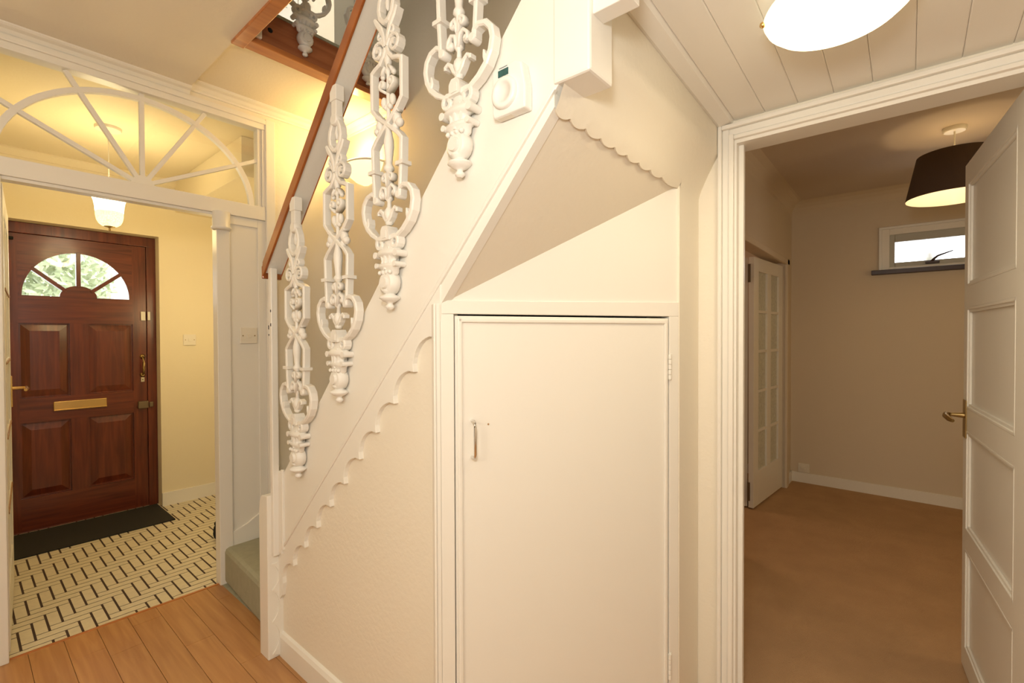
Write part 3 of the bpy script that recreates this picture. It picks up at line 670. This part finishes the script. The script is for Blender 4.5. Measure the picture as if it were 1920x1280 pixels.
def raised_panel(x0, x1, z0, z1):
    m = MB().box(x0, x1, y0+0.018, y0+0.032, z0, z1)
    i, o = 0.052, 0.010
    ys, yf = y0+0.018, y0+0.006
    A = [(x0+o, ys, z0+o), (x1-o, ys, z0+o), (x1-o, ys, z1-o), (x0+o, ys, z1-o)]; Bq = [(x0+i, yf, z0+i), (x1-i, yf, z0+i), (x1-i, yf, z1-i), (x0+i, yf, z1-i)]
    m.add(A+Bq, [(0, 1, 5, 4), (1, 2, 6, 5), (2, 3, 7, 6), (3, 0, 4, 7), (4, 5, 6, 7)])
    return m
for (a, b, c, d) in ((0.276, 0.524, 0.892, 1.393), (0.615, 0.873, 0.892, 1.393), (0.276, 0.524, 0.225, 0.728), (0.615, 0.873, 0.225, 0.728)):
    raised_panel(a, b, c, d).build('door_panel', M['mahog'], fdn)
lt = B(0.436, 0.716, Yd-0.008, Yd, 0.795, 0.856).build('letter_flap', M['brass'], fdn, 0.004, 'polished brass letterbox flap')
B(0.436, 0.716, Yd-0.014, Yd-0.005, 0.793, 0.801).build('flap_edge', M['brass'], lt, 0.002)
pl_ = MB().tube([(0.928, Yd-0.012, 1.150), (0.928, Yd-0.034, 1.135), (0.928, Yd-0.042, 1.10), (0.928, Yd-0.042, 1.06), (0.928, Yd-0.034, 1.025), (0.928, Yd-0.012, 1.012)], [0.006, 0.007, 0.009, 0.009, 0.007, 0.006], 10)
for zz in (1.150, 1.010): pl_.lathe([(0.017, 0.0), (0.017, -0.008), (0.010, -0.014)], (0.928, Yd, zz), 16, 'y')
pl_.build('pull_handle', M['brass_old'], fdn, label='curved brass pull handle')
kp = B(0.918, 0.940, Yd-0.003, Yd, 0.955, 0.990).build('keyhole_plate', M['chrome'], fdn, 0.001)
MB().lathe([(0.004, 0), (0.004, -0.004)], (0.929, Yd, 0.973), 10, 'y').build('keyhole', M['hole'], kp)
B(0.895, 0.958, Yd-0.030, Yd, 0.755, 0.808).build('rim_lock', M['lockgrey'], fdn, 0.003, 'old grey brown rim lock')
B(0.962, 0.986, Yd-0.034, Yd-0.02, 0.763, 0.800).build('lock_keep', M['lockgrey'], fdn, 0.003)
al = thing('door_sensor', (0.94, Yd-0.01, 1.45), 'small white two piece alarm contact at the front door edge', 'sensor')
B(0.921, 0.949, Yd-0.014, Yd, 1.423, 1.490).build('sensor_body', M['plastic'], al, 0.002)
B(0.9585, 0.974, Yd-0.034, Yd-0.020, 1.425, 1.490).build('magnet', M['plastic'], al, 0.002)
B(0.20, 0.26, Yd-0.02, Yd, 1.935, 1.955).build('door_closer', M['hole'], fdn, 0.004)
tag(B(0.155, 1.0, 3.968, 4.44, 0.0, 0.010).build('doormat', M['rubber'], bevel=0.003), 'black rubber doormat lying on the porch tiles before the front door', 'doormat')
# black cloth bag behind the post
bagm = MB()
bagm.ball((1.132, 3.375, 0.062), 0.075, 16, (1.1, 0.7, 0.82)).ball((1.085, 3.362, 0.045), 0.050, 12, (0.8, 0.8, 0.9)).ball((1.11, 3.39, 0.098), 0.042, 12, (1.2, 0.9, 0.55))
bag = tag(bagm.build('bag', M['blackcloth']), 'small black cloth bag on the porch floor peeking out behind the doorway post', 'bag')
# porch pendant
pp = thing('pendant_lamp', (0.588, 3.52, 2.5), 'lit bell shaped frosted glass pendant lamp hanging in the porch', 'lamp')
MB().lathe([(0.058, 2.484), (0.062, 2.490), (0.062, 2.50)], (0.588, 3.52, 0), 24).build('ceiling_rose', M['plastic'], pp)
MB().tube([(0.588, 3.52, 2.485), (0.588, 3.52, 1.94)], 0.0028, 8).build('cord', M['plastic'], pp)
c = (0.588, 3.52, 0)
MB().lathe([(0.018, 1.931), (0.036, 1.937), (0.050, 1.949), (0.059, 1.968), (0.063, 1.992), (0.064, 2.015)], c, 32, cap=False).build('shade', M['porchglass'], pp, label='crackled lower part of the glass shade')
MB().lathe([(0.064, 2.015), (0.066, 2.045), (0.071, 2.075), (0.080, 2.10), (0.090, 2.118)], c, 32, cap=False).build('shade_top', M['porchtop'], pp, label='bright flared top of the glass shade')
MB().lathe([(0.003, 1.908), (0.006, 1.914), (0.004, 1.920), (0.006, 1.926), (0.026, 1.932), (0.026, 1.936)], c, 20).build('finial', M['brass_old'], pp)
# switches
def switch(name, x, z, y, label):
    o = thing(name, (x, y, z), label, 'light switch')
    B(x-0.043, x+0.043, y-0.009, y, z-0.043, z+0.043).build('plate', M['plastic'], o, 0.003)
    B(x-0.011, x+0.011, y-0.013, y-0.008, z-0.012, z+0.012).build('rocker', M['plastic'], o, 0.001)
    for s_ in (-1, 1): MB().lathe([(0.0035, 0), (0.0035, -0.0015)], (x+s_*0.030, y-0.009, z), 8, 'y').build('screw', M['brass_old'], o)
switch('light_switch', 1.036, 1.303, 2.752, 'square white light switch on the panel beside the stair foot')
switch('light_switch', 1.209, 1.273, 4.37, 'square cream light switch on the lamplight-tinted porch wall')

# ================================================================== LAMPS IN THE HALL
hl = thing('flush_ceiling_lamp', (1.265, 0.125, 2.06), 'round glowing opal glass flush lamp on the boarded ceiling', 'lamp')
LC = (1.255, 0.125, 0)
MB().lathe([(0.11, 2.075), (0.125, 2.035), (0.128, 2.025)], LC, 40).build('base', M['plastic_w'], hl)
MB().lathe([(0.138, 2.026), (0.142, 2.018), (0.136, 2.006), (0.118, 1.990), (0.085, 1.976), (0.045, 1.968), (0.001, 1.966)], LC, 48).build('diffuser', M['lens'], hl)
for a in (1.85, 3.95, 6.0):
    MB().ball((LC[0]+0.143*math.cos(a), LC[1]+0.143*math.sin(a), 2.015), 0.007, 8).build('clip', M['brass'], hl)
ul = thing('wall_uplighter', (1.60, 2.46, 2.28), 'lit half bowl uplighter on the stairwell wall behind the balusters', 'lamp')
m = MB(); UY, UZ, UR = 2.46, 2.30, 0.15
prof = [(UR, 0.0), (UR*1.0, -0.012), (UR*0.93, -0.030), (UR*0.78, -0.058), (UR*0.55, -0.085), (UR*0.28, -0.102), (0.002, -0.108)]
vs_ = []; n = 20
for r, z in prof:
    for k in range(n+1):
        a = -PI/2+PI*k/n; vs_.append((1.599-r*math.cos(a)*0.85, UY+r*math.sin(a), UZ+z))
m.add(vs_, [(j*(n+1)+k, j*(n+1)+k+1, (j+1)*(n+1)+k+1, (j+1)*(n+1)+k) for j in range(len(prof)-1) for k in range(n)], True)
m.build('bowl', M['bowl'], ul)
mm = MB().tube([(1.599-(UR+.004)*math.cos(-PI/2+PI*k/n)*0.85, UY+(UR+.004)*math.sin(-PI/2+PI*k/n), UZ) for k in range(n+1)], 0.006, 8)
mm.build('rim', M['plastic_w'], ul)

# thermostat on the string
th = thing('thermostat', (0.84, 0.69, 1.80), 'white wall thermostat with round dial and small screen on the stair string', 'thermostat')
MB().prism([(0.645, 1.800), (0.738, 1.800), (0.742, 1.812), (0.742, 1.906), (0.736, 1.913), (0.672, 1.913), (0.656, 1.905), (0.645, 1.85)], 'x', 0.812, 0.84).build('casing', M['plastic_w'], th, 0.004)
MB().lathe([(0.036, 0.0), (0.036, -0.006), (0.032, -0.010), (0.022, -0.010), (0.021, -0.008), (0.001, -0.008)], (0.812, 0.702, 1.848), 32, 'x').build('dial', M['plastic_w'], th)
B(0.8105, 0.8125, 0.692, 0.722, 1.888, 1.903).build('screen', M['lcd'], th)
B(0.8108, 0.8125, 0.695, 0.719, 1.907, 1.9085).build('print', M['ink'], th)
B(0.818, 0.834, 0.690, 0.730, 1.7992, 1.8005).build('battery_cover', M['plastic'], th)

# ================================================================== RIGHT DOORWAY
df = thing('trim_15', (1.74, 0.49, 0), 'cream moulded architrave around the right hand doorway', 'door frame', kind='structure')
for (o0, o1, xx) in ((0.0, 0.0125, 1.720), (0.0125, 0.034, 1.733), (0.034, 0.0505, 1.726)):
    B(xx, 1.745, 0.5125-o1, 0.5125-o0, 0, 2.0205-o0).build('architrave', M['gloss'], df, 0.003)
    B(xx, 1.745, -0.31, 0.5125-o1, 2.0205-o0-(o1-o0)*1.15, 2.0205-o0*1.15).build('architrave', M['gloss'], df, 0.003)
B(1.730, 1.745, -0.31, -0.262, 0, 1.962).build('architrave', M['gloss'], df, 0.004)
B(1.741, 1.842, 0.455, 0.509, 0, 1.956).build('jamb', M['gloss'], df)
B(1.741, 1.842, -0.30, -0.256, 0, 1.956).build('jamb', M['gloss'], df)
B(1.741, 1.842, -0.30, 0.509, 1.956, 2.016).build('head', M['gloss'], df)
B(1.77, 1.79, 0.440, 0.456, 0, 1.957).build('stop', M['gloss'], df, 0.002)
DH = Vector((1.790, -0.236, 0)); DE = Vector((2.545, -0.1655, 0)); dd = (DE-DH).normalized(); dn = Vector((-dd.y, dd.x, 0))
DM = Matrix(((dd.x, -dn.x, 0, DH.x), (dd.y, -dn.y, 0, DH.y), (0, 0, 1, 0), (0, 0, 0, 1)))   # local y<0 is towards the camera side
d3 = thing('door_3', DH, 'cream four panel door standing open into the carpeted room at the right edge', 'door', kind='structure')
def db(mb): return mb.xf(DM)
WD = 0.758
zr = [(0.008, 0.090), (0.475, 0.547), (0.930, 1.014), (1.400, 1.480), (1.875, 1.950)]
m = B(0, 0.105, 0, 0.035, 0.008, 1.95).box(WD-0.105+0.055, WD, 0, 0.035, 0.008, 1.95)
for a, b in zr: m.box(0.105, WD-0.05, 0, 0.035, a, b)
db(m).build('leaf_frame', M['gloss'], d3)
for (a, b) in zip([z_[1] for z_ in zr], [z_[0] for z_ in zr[1:]]):
    p_ = db(B(0.10, WD-0.045, 0.012, 0.024, a, b)).build('door_panel', M['gloss'], d3)
    q = MB(); t_ = 0.020
    x0, x1 = 0.105, WD-0.05
    for (A, Bq) in (((x0, a), (x0+t_, b)), ((x1-t_, a), (x1, b)), ((x0, a), (x1, a+t_)), ((x0, b-t_), (x1, b))):
        q.box(A[0], Bq[0], 0.004, 0.012, A[1], Bq[1])
    for (A, Bq) in (((x0, a), (x0+t_/2, b)), ((x1-t_/2, a), (x1, b)), ((x0, a), (x1, a+t_/2)), ((x0, b-t_/2), (x1, b))):
        q.box(A[0], Bq[0], -0.001, 0.006, A[1], Bq[1])
    db(q).build('panel_moulding', M['gloss'], p_, 0.002)
h = db(B(WD-0.062, WD-0.012, -0.004, 0.0, 0.900, 1.045)).build('handle', M['brass_old'], d3, 0.001, 'brass lever handle with back plate')
db(MB().tube([(WD-0.035, -0.002, 0.985), (WD-0.035, -0.040, 0.985), (WD-0.038, -0.056, 0.985), (WD-0.075, -0.062, 0.984), (WD-0.12, -0.058, 0.978), (WD-0.135, -0.050, 0.974)], [0.011, 0.007, 0.010, 0.010, 0.009, 0.006], 10)).build('lever', M['brass_old'], h)

# ================================================================== CARPETED ROOM
ZC = 2.45
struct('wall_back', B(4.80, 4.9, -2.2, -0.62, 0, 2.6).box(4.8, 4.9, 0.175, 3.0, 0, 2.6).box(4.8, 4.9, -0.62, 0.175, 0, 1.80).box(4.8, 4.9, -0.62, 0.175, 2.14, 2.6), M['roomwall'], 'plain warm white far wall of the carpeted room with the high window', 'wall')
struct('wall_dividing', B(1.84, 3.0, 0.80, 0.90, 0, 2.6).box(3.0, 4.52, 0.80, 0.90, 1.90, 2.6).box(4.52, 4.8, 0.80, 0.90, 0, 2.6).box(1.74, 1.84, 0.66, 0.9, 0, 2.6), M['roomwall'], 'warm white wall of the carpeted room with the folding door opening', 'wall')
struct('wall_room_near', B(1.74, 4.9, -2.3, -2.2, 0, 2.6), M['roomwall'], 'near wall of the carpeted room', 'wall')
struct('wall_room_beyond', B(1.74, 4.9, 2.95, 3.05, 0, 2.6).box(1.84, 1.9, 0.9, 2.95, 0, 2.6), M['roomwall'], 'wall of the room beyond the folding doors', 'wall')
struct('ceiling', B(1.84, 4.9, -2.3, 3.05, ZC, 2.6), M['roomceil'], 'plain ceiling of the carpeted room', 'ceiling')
def cove(name, mb, lab): return struct(name, mb, M['roomwall'], lab, 'coving')
cp = [(0, 0), (0.09, 0), (0.075, 0.004), (0.045, 0.018), (0.020, 0.045), (0.004, 0.078), (0, 0.10)]
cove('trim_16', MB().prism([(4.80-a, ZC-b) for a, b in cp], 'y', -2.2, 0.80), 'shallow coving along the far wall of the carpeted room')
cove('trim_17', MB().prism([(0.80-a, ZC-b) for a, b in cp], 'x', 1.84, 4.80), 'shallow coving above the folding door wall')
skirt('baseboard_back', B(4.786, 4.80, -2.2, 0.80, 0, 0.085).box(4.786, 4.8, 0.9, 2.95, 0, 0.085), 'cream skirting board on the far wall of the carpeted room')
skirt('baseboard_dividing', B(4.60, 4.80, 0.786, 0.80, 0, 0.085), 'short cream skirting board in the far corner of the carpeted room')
fr_ = thing('trim_18', (3.8, 0.80, 0), 'cream architrave around the folding door opening', 'door frame', kind='structure')
B(4.515, 4.60, 0.778, 0.80, 0, 1.93).build('architrave', M['roomwall'], fr_, 0.004)
B(2.94, 4.60, 0.778, 0.80, 1.885, 1.93).build('architrave', M['roomwall'], fr_, 0.004)
B(2.94, 3.00, 0.778, 0.80, 0, 1.90).build('architrave', M['roomwall'], fr_, 0.004)
d4 = thing('door_4', (3.82, 0.88, 0), 'pair of cream folding doors with textured glass panes at the far wall', 'door', kind='structure')
def leafdoor(p, q, thick, side):
    p = Vector((*p, 0)); q = Vector((*q, 0)); L = (q-p).length; d = (q-p).normalized(); nn = Vector((-d.y, d.x, 0))*side
    mx = Matrix(((d.x, nn.x, 0, p.x), (d.y, nn.y, 0, p.y), (0, 0, 1, 0), (0, 0, 0, 1)))
    z0, z1 = 0.012, 1.872
    fm = MB().box(0, 0.105, 0, thick, z0, z1).box(L-0.105, L, 0, thick, z0, z1).box(0.105, L-0.105, 0, thick, z0, 0.27).box(0.105, L-0.105, 0, thick, z1-0.10, z1).xf(mx).build('leaf', M['gloss'], d4, 0.002)
    za, zb = 0.27, z1-0.10
    xm = L/2
    for k in range(5):
        a = za+(zb-za)*k/5; b = za+(zb-za)*(k+1)/5
        for (x0, x1) in ((0.105, xm-0.045), (xm+0.045, L-0.105)):
            MB().box(x0, x1, thick*0.4, thick*0.6, a, b).xf(mx).build('pane', M['textured'], fm)
        if k: MB().box(0.105, L-0.105, 0.003, thick-0.003, a-0.011, a+0.011).xf(mx).build('glazing_bar', M['gloss'], fm, 0.002)
    MB().box(xm-0.045, xm+0.045, 0, thick, za, zb).xf(mx).build('glazing_bar', M['gloss'], fm, 0.002)
    return fm, mx
la, mx = leafdoor((3.80, 0.872), (4.50, 0.812), 0.036, 1)
lbf, mx2 = leafdoor((3.82, 0.918), (4.45, 1.165), 0.036, 1)
for zc in (0.14, 1.76):
    MB().box(3.790, 3.799, 0.895, 0.912, zc-0.075, zc+0.06).build('hinge', M['lockgrey'], d4)
# high window
w2 = thing('window_2', (4.8, -0.2, 1.97), 'small high window with grey metal sash and daylight behind', 'window', kind='structure')
YA, YB = 0.175, -0.62
B(4.782, 4.80, YB, YA+0.012, 2.130, 2.148).box(4.782, 4.80, YA-0.008, YA+0.012, 1.806, 2.130).build('architrave', M['plastic_w'], w2, 0.003)
B(4.80, 4.86, YA-0.055, YA-0.0, 1.80, 2.14).box(4.80, 4.86, YB, YB+0.05, 1.80, 2.14).box(4.80, 4.86, YB+0.05, YA-0.055, 2.085, 2.14).box(4.80, 4.86, YB+0.05, YA-0.055, 1.80, 1.828).build('window_frame', M['gloss'], w2, 0.003)
B(4.83, 4.87, 0.088, 0.122, 1.826, 2.088).box(4.83, 4.87, YB+0.05, YB+0.085, 1.826, 2.088).box(4.83, 4.87, YB+0.085, 0.088, 2.028, 2.088).box(4.83, 4.87, YB+0.085, 0.088, 1.826, 1.866).build('sash', M['alu'], w2, 0.004)
B(4.845, 4.851, YB+0.06, 0.115, 1.84, 2.07).build('pane', M['clear'], w2)
h = B(4.808, 4.832, -0.175, -0.095, 1.836, 1.856).build('casement_stay', M['sill'], w2, 0.003)
MB().tube([(4.822, -0.128, 1.850), (4.812, -0.140, 1.866), (4.808, -0.164, 1.890), (4.806, -0.205, 1.905), (4.806, -0.250, 1.921)], [0.010, 0.009, 0.008, 0.006, 0.004], 8).build('lever', M['sill'], h)
tag(B(4.74, 4.86, YB-0.05, 0.232, 1.771, 1.806).build('window_sill', M['sill'], w2, 0.003), 'dark brown window sill')
lg = thing('outdoor_lantern', (4.97, -0.14, 1.83), 'small pale glass lantern seen outside the high window', 'lantern')
MB().lathe([(0.026, 1.835), (0.031, 1.838), (0.031, 1.905)], (5.03, -0.124, 0), 12).build('base', M['alu'], lg)
MB().lathe([(0.031, 1.905), (0.030, 1.930), (0.018, 1.960), (0.001, 1.964)], (5.03, -0.124, 0), 12, cap=False).build('glass', M['frosted'], lg)
struct('trim_19', B(4.90, 5.12, -0.66, 0.25, 1.80, 1.835), M['render_w'], 'outer ledge below the high window', 'ledge')
# pendant
RL_ = (3.62, -0.19, 0)
pr_ = thing('pendant_lamp', (3.62, -0.19, 2.45), 'brown fabric drum pendant lamp hanging in the carpeted room', 'lamp')
MB().lathe([(0.045, ZC-0.022), (0.052, ZC-0.018), (0.052, ZC)], RL_, 24).build('ceiling_rose', M['plastic'], pr_)
MB().tube([(3.62, -0.19, ZC-0.02), (3.62, -0.19, 2.20)], 0.004, 8).build('cord', M['plastic'], pr_)
MB().lathe([(0.163, 2.305), (0.212, 2.065)], RL_, 56, cap=False).build('shade', M['shade'], pr_)
MB().lathe([(0.161, 2.305), (0.210, 2.065)], RL_, 56, cap=False).build('lining', M['shade_in'], pr_, label='cream lit inside of the shade')
MB().ball((3.62, -0.19, 2.165), 0.024, 12, (1, 1, 1.2)).build('bulb', M['bulbglass'], pr_)
MB().lathe([(0.017, 2.19), (0.017, 2.25)], RL_, 12).build('lamp_holder', M['plastic'], pr_)
so = thing('power_socket', (4.785, 0.70, 0.12), 'small white power socket low on the far wall above the skirting', 'power socket')
B(4.790, 4.80, 0.655, 0.740, 0.09, 0.165).build('plate', M['plastic'], so, 0.002)
B(4.770, 4.791, 0.685, 0.715, 0.115, 0.14).build('plug', M['plastic'], so, 0.003)

# ================================================================== OUTSIDE
struct('ground', B(-8, 12, 4.62, 22, -0.4, -0.3), M['ground'], 'garden ground outside the front door', 'ground')
def tree(x, y, h, r, n, label, m1):
    t = thing('tree', (x, y, -0.3), label, 'tree')
    MB().tube([(x, y, -0.3), (x+0.05, y, h*0.4), (x, y, h*0.8)], [0.14, 0.11, 0.05], 8).build('trunk', M['bark'], t)
    rr = random.Random(int(x*100)); m = MB()
    for k in range(n):
        while True:
            p = Vector((rr.uniform(-1, 1), rr.uniform(-1, 1), rr.uniform(-1, 1)))
            if p.length < 1: break
        q = Vector((x+p.x*r, y+p.y*r, h+p.z*r*1.1)); a = Vector((rr.gauss(0, 1), rr.gauss(0, 1), rr.gauss(0, 1))).normalized(); b = a.orthogonal().normalized(); s_ = rr.uniform(0.05, 0.10)
        m.add([q-a*s_, q+b*s_*0.5, q+a*s_, q-b*s_*0.5], [(0, 1, 2, 3)])
    tag(m.build('foliage', m1, t), kind='stuff')
tree(0.72, 9.6, 2.15, 0.95, 2600, 'green leafy tree outside seen through the left of the door window', M['leaf'])
tree(1.75, 15.0, 3.3, 1.5, 3400, 'yellowish tree outside seen through the top of the door window', M['leafy'])
hs = thing('house', (4.6, 12, -0.3), 'white rendered house outside seen through the right of the door window', 'house')
B(2.0, 7.0, 9.8, 12.6, -0.3, 2.3).build('walls', M['render_w'], hs)
MB().prism([(1.75, 2.3), (7.2, 2.3), (4.5, 4.4)], 'y', 9.7, 12.7).build('roof', M['render_w'], hs)
